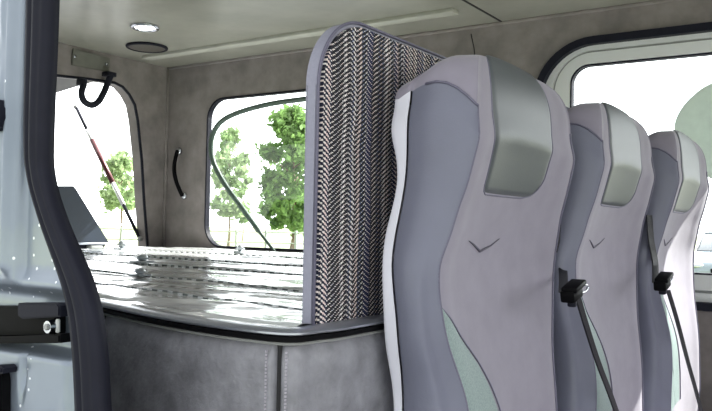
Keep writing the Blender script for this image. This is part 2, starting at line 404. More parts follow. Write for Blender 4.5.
# ------------------------------------------------------------------ rear wall and ceiling fittings
t = thing('cover_plate', 'grey-green cover plate with two screws above the rear opening', 'plate', tuple(P(90, 65, x=RX+.004)))
prism('plate', [(p.y, p.z) for p in (P(a, b, x=RX+.006) for a, b in ((73.4, 48), (110, 58.5), (109, 72), (72, 65)))], 'x', RX-.001, RX+.008, M['plate'], t, .002)
for a, b in ((74.8, 56.3), (106.6, 64)):
    p = P(a, b, x=RX+.009); bm = bmesh.new()
    bmesh.ops.create_uvsphere(bm, u_segments=12, v_segments=8, radius=.006, matrix=Matrix.Translation(p) @ Matrix.Diagonal((.6, 1, 1, 1))); bmobj('screw', bm, M['chrome'], t, True)
t = thing('grab_loop', 'black padded loop hanging from the rear opening header', 'strap', tuple(P(96, 78, x=RX+.03)))
pts = [P(a, b, x=RX+.03) for a, b in ((84, 84), (81.5, 93), (84, 101), (91, 105), (98, 102), (104, 92), (108, 82), (111, 75))]
tube('loop', crom(pts, 6), .012, M['rubber'], t, 12, up=Vector((1, 0, 0)))
box('loop_mount', (RX-.002, pts[-1].y-.02, pts[-1].z-.006), (RX+.04, pts[-1].y+.02, pts[-1].z+.012), M['rubber'], t, .004)
box('loop_hook', (RX-.002, pts[0].y-.012, pts[0].z-.004), (RX+.035, pts[0].y+.012, pts[0].z+.02), M['rubber'], t, .004)

t = thing('grab_bar', 'slim black grab bar on the far wall beside the rear window', 'grab bar', tuple(P(182, 197, y=WY-.01)))
a, b = P(178.5, 151, y=WY-.012), P(183.5, 196, y=WY-.012)
mid = [a.lerp(b, k) + Vector((0, -.03*math.sin(math.pi*k)-.006, 0)) for k in (0, .12, .3, .5, .7, .88, 1)]
tube('grip', crom(mid, 4), .0085, M['black'], t, 10, up=Vector((0, 1, 0)))
for p in (a, b):
    bm = bmesh.new(); bmesh.ops.create_uvsphere(bm, u_segments=14, v_segments=8, radius=.013, matrix=Matrix.Translation(p+Vector((0, .004, 0))) @ Matrix.Diagonal((1, .9, 1.2, 1))); bmobj('end_cap', bm, M['chrome'], t, True)

def disc(name, c, r, z0, z1, m, parent=None, seg=32, r2=None):
    bm = bmesh.new(); bmesh.ops.create_cone(bm, segments=seg, radius1=r2 or r, radius2=r, depth=z1-z0, cap_ends=True, matrix=Matrix.Translation((c[0], c[1], (z0+z1)/2))); return bmobj(name, bm, m, parent)
p = P(145, 26, z=CZ); t = thing('ceiling_spotlight', 'small round lit spotlight set in the rear ceiling', 'light', (p.x, p.y, CZ))
ringv = [Vector((p.x+.040*math.cos(k*math.pi/16), p.y+.040*math.sin(k*math.pi/16), CZ-.003)) for k in range(32)]
tube('bezel', ringv, .008, M['chrome'], t, 8, closed=True); disc('lens', p, .034, CZ-.005, CZ+.002, M['lamp'], t)
p = P(147, 46.3, z=CZ); t = thing('ceiling_speaker', 'round dark grey grille in the ceiling behind the spotlight', 'grille', (p.x, p.y, CZ))
ringv = [Vector((p.x+.070*math.cos(k*math.pi/20), p.y+.070*math.sin(k*math.pi/20), CZ-.004)) for k in range(40)]
tube('bezel', ringv, .006, M['rubber'], t, 8, closed=True); disc('grille', p, .068, CZ-.007, CZ+.002, mat('grille_mesh', (84, 80, 72), .6, var=.3, scale=300), t, 40)

# raised tailgate, gas strut
t = thing('tailgate', 'raised white tailgate seen through the rear opening', 'tailgate', (RX-.08, 1.3, CZ))
bm = bmesh.new()
sec = [(-2.58, 1.60, 1.52), (-2.80, 1.60, 1.50), (-3.05, 1.60, 1.47), (-3.28, 1.57, 1.45), (-3.36, 1.53, 1.46)]
rings_ = []
for x, zt, zb in sec: rings_.append([bm.verts.new(c) for c in ((x, .62, zb), (x, 2.02, zb), (x, 2.08, zb+.03), (x, 2.06, zt), (x, .60, zt), (x, .56, zb+.03))])
for A_, B_ in zip(rings_, rings_[1:]):
    for k in range(6): bm.faces.new((A_[k], A_[(k+1) % 6], B_[(k+1) % 6], B_[k]))
bm.faces.new(rings_[0]); bm.faces.new(rings_[-1]); bmobj('outer_panel', bm, M['gatelining'], t, False)
prism('inner_trim', [(-3.22, .8), (-2.72, .8), (-2.72, 1.86), (-3.22, 1.82)], 'z', 1.435, 1.475, M['gatelining'], t, .01)
up_ = P(76, 107, x=-3.0); lo_ = Vector((RX-.03, 2.15, .875))
t = thing('gas_strut', 'thin gas strut with a dark red tube holding up the tailgate', 'strut', tuple(lo_))
def seg(name, a, b, r, m): tube(name, [up_.lerp(lo_, a), up_.lerp(lo_, b)], r, m, t, 10)
seg('upper_rod', .0, .2, .007, M['rubber']); seg('collar', .19, .28, .009, M['white']); seg('tube', .27, .60, .011, M['red'])
seg('sleeve', .59, .76, .009, M['white']); seg('lower_rod', .75, 1, .007, M['rubber'])
for nm, q in (('upper_joint', up_), ('lower_joint', lo_)):
    bm = bmesh.new(); bmesh.ops.create_uvsphere(bm, u_segments=12, v_segments=8, radius=.011, matrix=Matrix.Translation(q)); bmobj(nm, bm, M['greytrim'], t, True)

# bent rod outside the rear side window
pts = [P(a, b, y=WY-.012) for a, b in ((330, 96), (305, 99), (270, 104), (240, 112), (222, 121), (213, 134), (211, 150), (215, 166), (226, 186), (242, 208), (258, 230), (275, 252), (283, 262))]
tag(tube('bent_rod', crom(pts, 6), [.009]*6+[.010]*55+[.006]*12, M['rod'], None, 10, up=Vector((0, 1, 0))), 'dark green bent rod curving past the rear side window', 'rod')

# pale green rounded translucent piece against the sliding window, kind not identified
pts = [(740, 70), (712, 84), (700, 91), (686, 104), (677, 119), (675.5, 132), (679, 145), (686, 155), (693, 164), (710, 178), (740, 186), (770, 170), (785, 130), (775, 90)]
pl = [(p.x, p.z) for p in crom([P(a, b, y=WY+.02) for a, b in pts], 6, True)]
tag(prism('window_sheet', pl, 'y', WY+.008, WY+.013, M['palesheet'], None, .001), 'pale green rounded sheet against the sliding window glass', 'sheet')

# ------------------------------------------------------------------ storage platform
PZ = .842
tr = [P(a, b, z=PZ) for a, b in ((100, 303), (150, 313), (200, 321.5), (250, 328), (290, 331.5))]
path = [(-2.42, .80), (-1.8, .755), (-1.4, .72), (-1.15, .695), (-.98, .674)] + [(p.x, p.y) for p in tr] + [(-.481, .645), (-.4755, .672), (-.475, .71), (-.475, .80), (-.475, 1.1), (-.475, 1.6), (-.475, 2.2)]
pathd = [(v.x, v.y) for v in crom([Vector((a, b, 0)) for a, b in path], 8)]
t = thing('storage_platform', 'long storage platform with grey leather front behind the seats', 'platform', (-1.4, 1.4, 0))
prism('carcass', [(a, b+.0) for a, b in [(x-.004 if x > -.5 else x, y+.006) for x, y in pathd]] + [(-2.42, 2.2)], 'z', .0, PZ-.006, M['carcass'], t)
# travel is +X then +Y, so "right of travel" is towards the camera side / seats
def sub(x0, x1, y1=None):
    return [p for p in pathd if x0 <= p[0] <= x1 and (y1 is None or p[1] <= y1)]
sweep('metal_trim', pathd, [(-.014, PZ-.004), (-.014, PZ+.003), (-.002, PZ+.003), (.005, PZ+.002), (.0085, PZ-.0005), (.0085, PZ-.0025), (.006, PZ-.004)], M['satin'], t)
sweep('rubber_trim', pathd, [(-.012, PZ-.0105), (-.012, PZ-.0035), (.006, PZ-.0035), (.0085, PZ-.005), (.0085, PZ-.009), (.006, PZ-.0105)], M['black'], t)
sweep('lower_bead', pathd, [(-.012, PZ-.0135), (-.012, PZ-.0105), (.005, PZ-.0105), (.0062, PZ-.012), (.005, PZ-.0135)], M['greytrim'], t)
# arc-length split at the seam (photo column 277)
def dens(ps, k=6):
    out = []
    for a, b in zip(ps, ps[1:]):
        for j in range(k): out.append((a[0]+(b[0]-a[0])*j/k, a[1]+(b[1]-a[1])*j/k))
    return out+[ps[-1]]
def cut(ps, side, d):
    return [p for p in ps if (math.dist(p, (gp.x, gp.y)) > d and (p[0] < gp.x if side < 0 else p[0] > gp.x))]
dp = dens(pathd, 10)
def pxof(x, y, z):
    q = Vector((x, y, z))-CAM; return 356+F*q.dot(r_)/q.dot(d_)
gp = min((p for p in dp if p[1] < .75), key=lambda p: abs(pxof(p[0], p[1], PZ-.02)-277.5)); gp = Vector((gp[0], gp[1], 0))
def leather(name, ps, capa, capb):
    vs, fs = [], []; zs = [.30]+[.30+(PZ-.0150-.30)*k/40 for k in range(1, 41)]; L = len(ps); cum = [0]
    for a, b in zip(ps, ps[1:]): cum.append(cum[-1]+math.dist(a, b))
    for i, p in enumerate(ps):
        a = Vector(ps[max(i-1, 0)]); b = Vector(ps[min(i+1, L-1)]); tt = (b-a).normalized(); nr = Vector((tt.y, -tt.x))
        e = 1
        if capa: e = min(e, math.sqrt(max(0, 1-(1-min(cum[i]/.006, 1))**2)))
        if capb: e = min(e, math.sqrt(max(0, 1-(1-min((cum[-1]-cum[i])/.006, 1))**2)))
        for z in zs:
            top = math.sqrt(max(0, 1-(1-min((PZ-.0140-z)/.005, 1))**2))
            o = -.010 + .012*e*top + .0012*noise.noise(Vector((p[0]*9, p[1]*9, z*9)))*e
            vs.append((p[0]+nr.x*o, p[1]+nr.y*o, z))
    nz = len(zs)
    for i in range(L-1):
        for k in range(nz-1): fs.append((i*nz+k, i*nz+k+1, (i+1)*nz+k+1, (i+1)*nz+k))
    return link(name, vs, fs, M['leather'], t, True)
left0 = P(105.5, 330, y=.66).x
pl_ = [p for p in cut(dp, -1, .0022) if p[0] > left0]; pr_ = [p for p in cut(dp, 1, .0022) if p[1] < 2.15]
la = leather('leather_panel', pl_, True, True); lb = leather('leather_panel', pr_, True, False)
def stitches(ps, start, rev, parent):
    ps = ps[::-1] if rev else ps; cum = 0; idx = 0
    for i, (a, b) in enumerate(zip(ps, ps[1:])):
        cum += math.dist(a, b)
        if cum > start: idx = i; break
    a = Vector(ps[idx-1]); b = Vector(ps[idx+1]); tt = (b-a).normalized(); nr = Vector((tt.y, -tt.x))*(-1 if rev else 1)
    bm = bmesh.new(); z = PZ-.020; p = Vector(ps[idx])+nr*.0026
    while z > .60:
        box_bm(bm, (p.x-.0007, p.y-.0012, z-.0022), (p.x+.0007, p.y+.0008, z)); z -= .0036
    return bmobj('stitching', bm, M['stitch'], parent)
stitches(pl_, .0085, True, la); stitches(pr_, .008, False, lb); stitches(pl_, .008, False, la)

# film over the platform
nearY = [(x, y) for x, y in pathd if x <= -.478]
def edgeY(x):
    for a, b in zip(nearY, nearY[1:]):
        if x <= b[0]: u = (x-a[0])/(b[0]-a[0]+1e-9); return a[1]+(b[1]-a[1])*max(u, 0)
    return nearY[-1][1] + (x-nearY[-1][0])*.8
NXf, NYf = 300, 260; vs, fs = [], []
for i in range(NXf+1):
    x = -2.42 + (2.42-.4925)*i/NXf; y0 = edgeY(x)+.007
    for j in range(NYf+1):
        v = (j/NYf)**1.3; y = y0+(2.20-y0)*v; yy = y + .05*noise.noise(Vector((x*1.4, y*.6, 3))) - .03*x
        rg = abs(noise.noise(Vector((x*.9, yy*11, .5)))); rg2 = noise.noise(Vector((x*2.5, yy*30, 1.5)))
        rr = .0
        for yc in (.86, 1.0, 1.2, 1.42, 1.75, 2.03): rr += .0075*math.exp(-((yy-yc)/(.010+.006*yc))**2)
        e = ss(0, .02, y-y0)*(ss(0, .02, 2.20-y))
        z = PZ+.0015 + e*(rr*(.7+.5*noise.noise(Vector((x*5, yc, 7)))) + .006*(1-rg*2.2) + .0022*rg2 + .0012*noise.noise(Vector((x*22, y*40, 2))))
        vs.append((x, y, max(z, PZ+.0032)))
for i in range(NXf):
    for j in range(NYf): a = i*(NYf+1)+j; fs.append((a, a+1, a+NYf+2, a+NYf+1))
film = tag(link('plastic_film', vs, fs, M['film'], None, True), 'glossy wrinkled plastic film covering the platform top', 'plastic film')
M['weld'] = mat('film_weld', (96, 104, 104), .5, var=.1); M['welddot'] = mat('film_weld_dot', (244, 246, 246), .5, var=.02)
for j, r in ((30, .0010), (78, .0014), (118, .0018), (160, .0024), (205, .003)):
    pth = [Vector(vs[i*(NYf+1)+min(NYf-1, j+int(6*math.sin(i*.012+j)))])+Vector((0, 0, r*.6)) for i in range(2, NXf-8, 2)]
    wl = tube('weld_line', [p+Vector((0, r*1.5, 0)) for p in pth], r, M['weld'], film, 6)
    bm = bmesh.new()
    for a in pth[::2]: box_bm(bm, (a.x-.0042, a.y-r*1.6, a.z-r), (a.x+.0042, a.y+r*.4, a.z+r*.9))
    bmobj('weld_dots', bm, M['welddot'], wl)

def clip(px, py, h, wd, label, grp=None):
    p = P(px, py, z=PZ+.006); t = thing('plastic_clip', label, 'clip', tuple(p), grp)
    box('clip_base', (p.x-wd, p.y-wd, p.z), (p.x+wd, p.y+wd, p.z+h*.3), M['clear'], t, .003)
    bm = bmesh.new(); bmesh.ops.create_uvsphere(bm, u_segments=14, v_segments=10, radius=wd*.8, matrix=Matrix.Translation((p.x, p.y, p.z+h*.65)) @ Matrix.Diagonal((.8, .8, h/wd*.5, 1)))
    bmobj('clip_knob', bm, M['clear'], t, True)
    bm = bmesh.new(); box_bm(bm, (p.x-wd*1.1, p.y-.004, p.z+h*.5), (p.x+wd*1.1, p.y+.004, p.z+h*.7), .002); bmobj('clip_slot', bm, M['clear'], t)
clip(142, 263, .020, .022, 'clear clip on the film in front of the gas strut')
clip(140, 276, .014, .016, 'clear clip on the film nearest the leather front')
clip(240, 253.5, .028, .016, 'small clear clip below the bent rod at the far window')
clip(122, 251, .034, .020, 'round clear knob at the rear end of the film')

# dark lid at the rear
bx = thing('slate_case', 'dark slate sloping case at the rear end of the platform', 'case', tuple(P(90, 246, x=-2.3)))
pp = [P(20, 186, x=-2.28), P(74, 186, x=-2.28), P(76, 189, x=-2.28), P(110, 243, x=-2.28), P(20, 243, x=-2.28)]
prism('lid', [(p.y, p.z) for p in pp], 'x', -2.40, -2.28, M['boxblue'], bx, .004)
pp = [P(20, 243.6, x=-2.275), P(109.5, 243.6, x=-2.275), P(105, 250, x=-2.275), P(20, 250, x=-2.275)]
prism('base', [(p.y, p.z) for p in pp], 'x', -2.40, -2.29, M['rubber'], bx, .002)
a, b = P(76, 243.5, x=-2.27), P(110, 243.5, x=-2.27)
box('rim', (-2.285, a.y-.12, a.z-.004), (-2.27, b.y, a.z+.003), M['satin'], bx, .001)
a, b = P(90, 249, x=-2.27), P(102, 245.5, x=-2.27)
box('latch', (-2.292, a.y, a.z), (-2.262, b.y, b.z), M['greytrim'], bx, .003)

# ------------------------------------------------------------------ divider
DX0, DX1 = -.509, -.492
y0 = P(316, 322, x=DX1).y; ztop = 1.18
dv = thing('fabric_divider', 'upright divider panel covered in black and cream tweed', 'divider', (-.503, y0, PZ))
def arc_loop(y0, zt, y1, zb, r, n=18):
    pts = [(y0, zb)]
    for k in range(n+1):
        a = math.pi - math.pi/2*k/n; pts.append((y0+r+r*math.cos(a), zt-r+r*math.sin(a)))
    return pts+[(y1, zt), (y1, zb)]
out = arc_loop(y0-.004, ztop, 1.76, PZ-.005, .082)
inn = arc_loop(y0+.001, ztop-.005, 1.755, PZ-.005, .078)
prism('edging', out, 'x', DX0, DX1-.002, M['edge'], dv, .002)
prism('fabric_face', inn, 'x', DX1-.004, DX1+.002, M['tweed'], dv, .0015)
prism('fabric_back', inn, 'x', DX0-.002, DX0+.003, M['tweed'], dv, .0015)
edge_path = [Vector((DX1-.0005, a, b)) for a, b in out[:-1]]
tube('welt', edge_path, .0018, M['piping'], dv, 8, up=Vector((1, 0, 0)))

# ------------------------------------------------------------------ seats
Y0 = .93
TAB = [ # z, xs (seam), w (seam half width), A (shell back), B (shell edge), ext (rounding beyond seam), rec (panel recess)
 (.45, -.390, .170, -.475, -.455, .030, .010), (.60, -.375, .150, -.466, -.450, .032, .012), (.70, -.375, .138, -.459, -.444, .032, .012), (.73, -.377, .137, -.457, -.443, .032, .012),
 (.76, -.381, .140, -.458, -.443, .030, .013), (.79, -.387, .150, -.459, -.441, .028, .014), (.82, -.392, .164, -.459, -.439, .025, .015),
 (.85, -.395, .172, -.458, -.439, .022, .016), (.88, -.397, .178, -.458, -.441, .020, .017), (.91, -.396, .181, -.459, -.444, .017, .017),
 (.94, -.388, .171, -.4635, -.447, .015, .018), (.97, -.382, .165, -.458, -.444, .015, .017), (1.0, -.372, .161, -.454, -.441, .015, .016),
 (1.03, -.366, .160, -.457, -.440, .015, .013), (1.06, -.362, .159, -.465, -.441, .015, .010), (1.08, -.361, .158, -.467, -.442, .014, .006), (1.10, -.366, .153, -.466, -.442, .012, .003)]
def row_lin(z):
    if z <= TAB[0][0]: return TAB[0][1:]
    for a, b in zip(TAB, TAB[1:]):
        if z <= b[0]:
            t = (z-a[0])/(b[0]-a[0]); return [a[k]+(b[k]-a[k])*t for k in range(1, 7)]
    return TAB[-1][1:]
_rc = {}
def row(z):
    key = round(z, 5)
    if key not in _rc:
        acc = [0]*6; tw = 0
        for k in range(-12, 13):
            dz = k*.0028; wt = math.exp(-(dz/.013)**2); v = row_lin(z+dz); tw += wt
            for q in range(6): acc[q] += v[q]*wt
        _rc[key] = [v/tw for v in acc]
    return _rc[key]
def half(z):
    """half section, centre back -> centre front; list of (s, x, tag)"""
    xs, wd, A, B, ext, rec = row(z); wo = wd+ext; pts = []
    back = [(0, A-.001), (.45*wo, A-.001), (.8*wo, A-.0008), (wo-.006, A), (wo+.001, A+.003), (wo+.0015, B-.0005)]
    for a, b in zip(back, back[1:]):
        for k in range(4): t = k/4; pts.append((a[0]+(b[0]-a[0])*t, a[1]+(b[1]-a[1])*t, 'shell'))
    pts.append((wo+.0015, B-.0005, 'shell'))
    side = [Vector(v) for v in ((wo-.002, B), (wo+.003, B+.35*(xs-B)), (wo+.001, B+.68*(xs-B)), (wo-ext*.45, xs-.006*ext/.015), (wd+.002, xs+.0006), (wd, xs))]
    pts += [(v.x, v.y, 'side') for v in crom(side, 4)]
    nf = 16
    for k in range(nf+1):
        a = 1-k/nf; s = wd*a; pts.append((s, xs+.0015*math.sin(min((1-a)*12, math.pi)) - rec*(1-a*a)**1.3 + .0*a, 'front'))
    return pts
ZC, CAPH = 1.111, .043
def drop(x):
    x = min(max(x, -.458), -.362); q = (x+.408)/.042; return (.026 if q > 0 else .011)*q*q
def cap(ph):
    """section above the cap seam at angle ph"""
    pts = half(ZC); k = 1-math.cos(ph); xm = -.405; out = []
    for s, x, tg in pts:
        wo = .166; u = abs(s)/wo
        s2 = s*(1-.36*k) + 0; x2 = xm+(x-xm)*(1-(.62 if x > xm else .45)*k)
        D = drop(x); H = CAPH*(.35+.65*ss(-.466, -.402, x2))*(1-.10*min(1, u)**4); z = ZC-D+(H+D)*math.sin(ph)**.9
        out.append((s2, x2, tg, z))
    return out
levels = [('z', .45+(ZC-.45)*k/78) for k in range(79)] + [('c', math.pi/2*k/12) for k in range(1, 13)]
def section(lv):
    if lv[0] == 'z': h = [(s, x, tg, lv[1]-drop(x)*ss(1.0, ZC, lv[1])) for s, x, tg in half(lv[1])]
    else: h = cap(lv[1])
    return h
SECS = [section(l) for l in levels]
def grid_obj(name, lo, hi, k0, k1, m, parent, mirror=0, off=0):
    """surface over levels lo..hi and half-section indices k0..k1; mirror -1 near side, +1 far, 0 both joined at the centre front"""
    vs, fs = [], []
    for L in range(lo, hi+1):
        S_ = SECS[L]
        if mirror: pts = [(mirror*s, x, z) for s, x, tg, z in S_[k0:k1+1]]
        else:
            hp = S_[k0:k1+1]; pts = [(-s, x, z) for s, x, tg, z in hp] + [(s, x, z) for s, x, tg, z in hp[::-1][1:]]
        n = len(pts); vs += [(x, Y0+s, z) for s, x, z in pts]
    for L in range(hi-lo):
        for k in range(n-1): fs.append((L*n+k, L*n+k+1, (L+1)*n+k+1, (L+1)*n+k))
    return link(name, vs, fs, m, parent, True)
NH = len(SECS[0]); iS1 = 20; iA = 21; iB = iA+20; iF = iB+1
def surf(a, lf):
    """front surface at lateral fraction a (-1..1) and level index lf (float)"""
    L0 = int(min(lf, len(SECS)-1.001)); fr = lf-L0
    kk = iF + (1-abs(a))*16; k0 = int(min(kk, NH-1.001)); kf = kk-k0; sg = -1 if a < 0 else 1
    def g(L, k): s, x, tg, z = SECS[L][k]; return Vector((x, sg*s+Y0, z))
    p = (g(L0, k0)*(1-kf)+g(L0, k0+1)*kf)*(1-fr) + (g(L0+1, k0)*(1-kf)+g(L0+1, k0+1)*kf)*fr
    return p
def lvl(z): return (z-.45)/(ZC-.45)*78
def nrm(a, lf):
    e = .02; t1 = surf(min(a+e, 1), lf)-surf(max(a-e, -1), lf); t2 = surf(a, min(lf+.3, 89.9))-surf(a, lf-.3); n = t1.cross(t2)
    if n.length < 1e-9: return Vector((0, 0, 1))
    n.normalize()
    return n if (n.x > 0 or n.z > 0) else -n
seat = thing('van_seat', 'grey suede passenger seat nearest the tweed divider, shown largest', 'seat', (-.40, Y0, 0), 'row of grey van seats')
nl = len(levels)-1; zc_i = 78
grid_obj('back_shell', 0, zc_i, 0, iS1, M['shell'], seat, -1).name = 'back_shell'
seat.children[0]
# far half of the shell joined to the near half: rebuild as one mesh
bpy.data.objects.remove(seat.children[0])
vs, fs = [], []
for L in range(0, zc_i+1):
    hp = SECS[L][0:iS1+1]; pts = [(-s, x, z) for s, x, tg, z in hp[::-1]] + [(s, x, z) for s, x, tg, z in hp[1:]]; n = len(pts)
    vs += [(x, Y0+s, z) for s, x, z in pts]
for L in range(zc_i):
    for k in range(n-1): fs.append((L*n+k, L*n+k+1, (L+1)*n+k+1, (L+1)*n+k))
link('back_shell', vs, fs, M['shell'], seat, True)
for mr in (-1, 1): grid_obj('side_bolster', 0, zc_i, iA, iB, M['bolster'], seat, mr)
# front panel with cap: front grid up to the cap seam, then full loop rings above it
vs, fs = [], []
for L in range(0, zc_i+1):
    hp = SECS[L][iF:]; pts = [(-s, x, z) for s, x, tg, z in hp] + [(s, x, z) for s, x, tg, z in hp[::-1][1:]]; n = len(pts); vs += [(x, Y0+s, z) for s, x, z in pts]
for L in range(zc_i):
    for k in range(n-1): fs.append((L*n+k, L*n+k+1, (L+1)*n+k+1, (L+1)*n+k))
base = len(vs)
for L in range(zc_i, nl+1):
    hp = SECS[L]; pts = [(-s, x, z) for s, x, tg, z in hp] + [(s, x, z) for s, x, tg, z in hp[::-1][1:-1]]; n = len(pts); vs += [(x, Y0+s, z) for s, x, z in pts]
for L in range(nl-zc_i):
    for k in range(n): fs.append((base+L*n+k, base+L*n+(k+1) % n, base+(L+1)*n+(k+1) % n, base+(L+1)*n+k))
# crown fill: stitch near side with far side across the last ring
last = base+(nl-zc_i)*n; h = NH
for k in range(h-1):
    a, b = last+k, last+k+1; c, d2 = last+(n-k) % n, last+(n-k-1) % n
    f = [a, b, d2, c]; f = [v for i, v in enumerate(f) if v not in f[:i]]
    if len(f) > 2: fs.append(tuple(f))
fp = link('front_panel', vs, fs, M['suede'], seat, True)
bm = bmesh.new(); bm.from_mesh(fp.data); bmesh.ops.remove_doubles(bm, verts=bm.verts, dist=1e-5); bmesh.ops.recalc_face_normals(bm, faces=bm.faces); bm.to_mesh(fp.data); bm.free()
for p in fp.data.polygons: p.use_smooth = True
# headrest pad
def pad_mesh():
    vs, fs = [], []; nu, nv = 40, 60; L0, L1 = lvl(.9885), 89.4
    for j in range(nv+1):
        v = j/nv; lf = L0+(L1-L0)*v
        # outline: rounded lower corners
        dz = v*(L1-L0)/78*.65
        cr = .034; k = max(0, 1-dz/cr); shr = (1-math.sqrt(max(0, 1-k*k)))*.052/.16
        cl = .014; k2 = max(0, 1-dz/cl); shl = (1-math.sqrt(max(0, 1-k2*k2)))*.014/.16
        al, ar = -.60+shl-.13*min(1, v/.55)**1.5, .54-shr
        if lf > 78: al -= .14*(lf-78)/12; ar -= .10*(lf-78)/12
        for i in range(nu+1):
            u = i/nu; a = al+(ar-al)*u
            e = min(u, 1-u)*(ar-al)*.16/.008; e = min(e, dz/.008, 1); e = math.sin(max(e, 0)*math.pi/2)
            puff = math.sin(math.pi*u)**.8
            vs.append(surf(a, lf)+nrm(a, lf)*(-.002+.0040*e+.0022*puff*ss(0, .5, v)))
    for j in range(nv):
        for i in range(nu): q = j*(nu+1)+i; fs.append((q, q+1, q+nu+2, q+nu+1))
    outl = [vs[j*(nu+1)] + Vector((.002, 0, 0)) for j in range(nv, -1, -1)] + [vs[i]+Vector((.002, 0, 0)) for i in range(1, nu+1)] + [vs[j*(nu+1)+nu]+Vector((.002, 0, 0)) for j in range(1, nv+1)]
    return vs, fs, outl
vs, fs, outl = pad_mesh(); pd = link('headrest_pad', vs, fs, M['pad'], seat, True)
outl = [surf_p for surf_p in outl]
tube('pad_piping', outl, .0011, M['piping'], pd, 6)
# insert at the foot of the near seam
TI = [(.862, -1.0), (.85, -.90), (.835, -.80), (.81, -.63), (.79, -.50), (.76, -.35), (.73, -.22), (.70, -.12), (.66, -.02), (.60, .02)]
def ar_of(z): return lerp([(a, 0, zz) for zz, a in TI[::-1]], z)
vs, fs, edge_ = [], [], []; nu = 14; zz = [.60+(.862-.60)*k/50 for k in range(51)]
for z in zz:
    ar = ar_of(z)
    for i in range(nu+1):
        u = i/nu; a = -.995+(ar+.995)*u; e = math.sin(math.pi*min(max(u, 0), 1))**.4
        vs.append(surf(a, lvl(z))+nrm(a, lvl(z))*(-.001+.003*e))
    edge_.append(surf(ar, lvl(z))+Vector((.001, 0, 0)))
for j in range(50):
    for i in range(nu): q = j*(nu+1)+i; fs.append((q, q+1, q+nu+2, q+nu+1))
ins = link('side_insert', vs, fs, M['insert'], seat, True); tube('insert_piping', edge_, .001, M['piping'], ins, 6)
# seams
for mr in (-1, 1):
    pts = [Vector((SECS[L][iF][1]+.0006, Y0+mr*(SECS[L][iF][0]), SECS[L][iF][3])) for L in range(10, zc_i+1)]
    if mr == -1:
        bm = bmesh.new()
    arc = [Vector((SECS[zc_i][k][1], Y0+mr*(SECS[zc_i][k][0]+.0006), SECS[zc_i][k][3])) for k in range(iF, iA+1, -2)]
    tube('seam_piping', pts+arc, .0016, M['piping'], seat, 6)
# V crease
va = [surf(-.56+.0, lvl(.934)), surf(-.43, lvl(.929)), surf(-.28, lvl(.921)), surf(-.10, lvl(.927)), surf(.03, lvl(.936))]
tube('crease_mark', [v+Vector((.0006, 0, 0)) for v in va], [.0004, .0012, .0019, .0010, .0005], M['mark'], seat, 6)
# cushion and base below
box('seat_cushion', (-.44, Y0-.19, .38), (.04, Y0+.19, .50), M['suede'], seat, .04)
box('seat_base', (-.40, Y0-.15, 0), (-.04, Y0+.15, .39), M['black'], seat, .01)

def copy_tree(o, parent=None):
    c = o.copy(); COL.objects.link(c)
    if parent: c.parent = parent; c.matrix_parent_inverse = o.matrix_parent_inverse.copy()
    for ch in list(o.children): copy_tree(ch, c)
    return c
s2 = copy_tree(seat); s2.location = seat.location+Vector((.018, .40, 0)); s2['label'] = 'middle grey seat of the row, partly hidden by the largest seat'
s3 = copy_tree(seat); s3.location = seat.location+Vector((.042, .805, 0)); s3['label'] = 'last grey seat of the row, at the right edge by the sliding window'
for s in (s2, s3):
    s.location.z = 0

# seat belts
def belt(dx, dy, dz, label, ex, ey, sc, low, high, YU):
    """anchored beside the seat; pts by photo points on the plane just ahead of the next seat"""
    X = -.335+dx
    c = P(ex, ey, x=X); t = thing('seat_belt', label, 'seat belt', tuple(c), 'seat belts between the seats')
    def ribbon(name, pts, wd, th, parent=t):
        vs, fs = [], []; pts = crom(pts, 8)
        for i, p in enumerate(pts):
            for sx, sy in ((-th, -wd), (th, -wd), (th, wd), (-th, wd)): vs.append(p+Vector((sx+.25*sy, sy, 0)))
        for i in range(len(pts)-1):
            for k in range(4): fs.append((i*4+k, i*4+(k+1) % 4, i*4+4+(k+1) % 4, i*4+4+k))
        fs += [(0, 1, 2, 3), tuple(range(len(vs)-4, len(vs)))]
        return link(name, vs, fs, M['webbing'], parent, 'auto')
    ribbon('webbing', [P(a, b, x=X) for a, b in low], .0068*sc, .0012)
    ribbon('upper_webbing', [c+Vector((-.012, -.004*sc, 0))] + [P(a, b, y=YU) for a, b in high], .011*sc, .0012)
    bm = bmesh.new(); box_bm(bm, (-.012, -.030, -.011), (.012, .016, .012), .004)
    bmesh.ops.rotate(bm, verts=bm.verts, cent=(0, 0, 0), matrix=Matrix.Rotation(math.radians(14), 3, 'X'))
    bmesh.ops.scale(bm, verts=bm.verts, vec=(sc, sc, sc*.85)); bmesh.ops.translate(bm, verts=bm.verts, vec=c); bk = bmobj('buckle', bm, M['black'], t)
    bm = bmesh.new(); box_bm(bm, (-.010, -.028, .008), (.016, .024, .017), .003)
    bmesh.ops.rotate(bm, verts=bm.verts, cent=(0, 0, 0), matrix=Matrix.Rotation(math.radians(14), 3, 'X'))
    bmesh.ops.scale(bm, verts=bm.verts, vec=(sc,)*3); bmesh.ops.translate(bm, verts=bm.verts, vec=c); bmobj('buckle_guide', bm, M['black'], bk)
    bm = bmesh.new(); box_bm(bm, (-.006, -.012, -.022), (.008, -.002, -.008), .003); bmesh.ops.scale(bm, verts=bm.verts, vec=(sc,)*3); bmesh.ops.translate(bm, verts=bm.verts, vec=c); bmobj('release_button', bm, M['rubber'], bk)
    lp = [c+Vector((.004, a*sc, b*sc)) for a, b in ((.012, .012), (.040, .011), (.056, .010), (.060, .006), (.052, .001), (.034, -.001), (.012, .002))]
    tube('latch_tongue', crom(lp, 4, True), .0018*sc, M['chrome'], t, 8, closed=True)
    0 and tube('buckle_stalk', crom([c+Vector((.003, -.006*sc, -.02*sc)), c+Vector((-.0, .0, -.06*sc)), c+Vector((-.012, .010*sc, -.13*sc)), c+Vector((-.02, .02*sc, -.3*sc))], 6), .0022*sc, M['black'], t, 8)
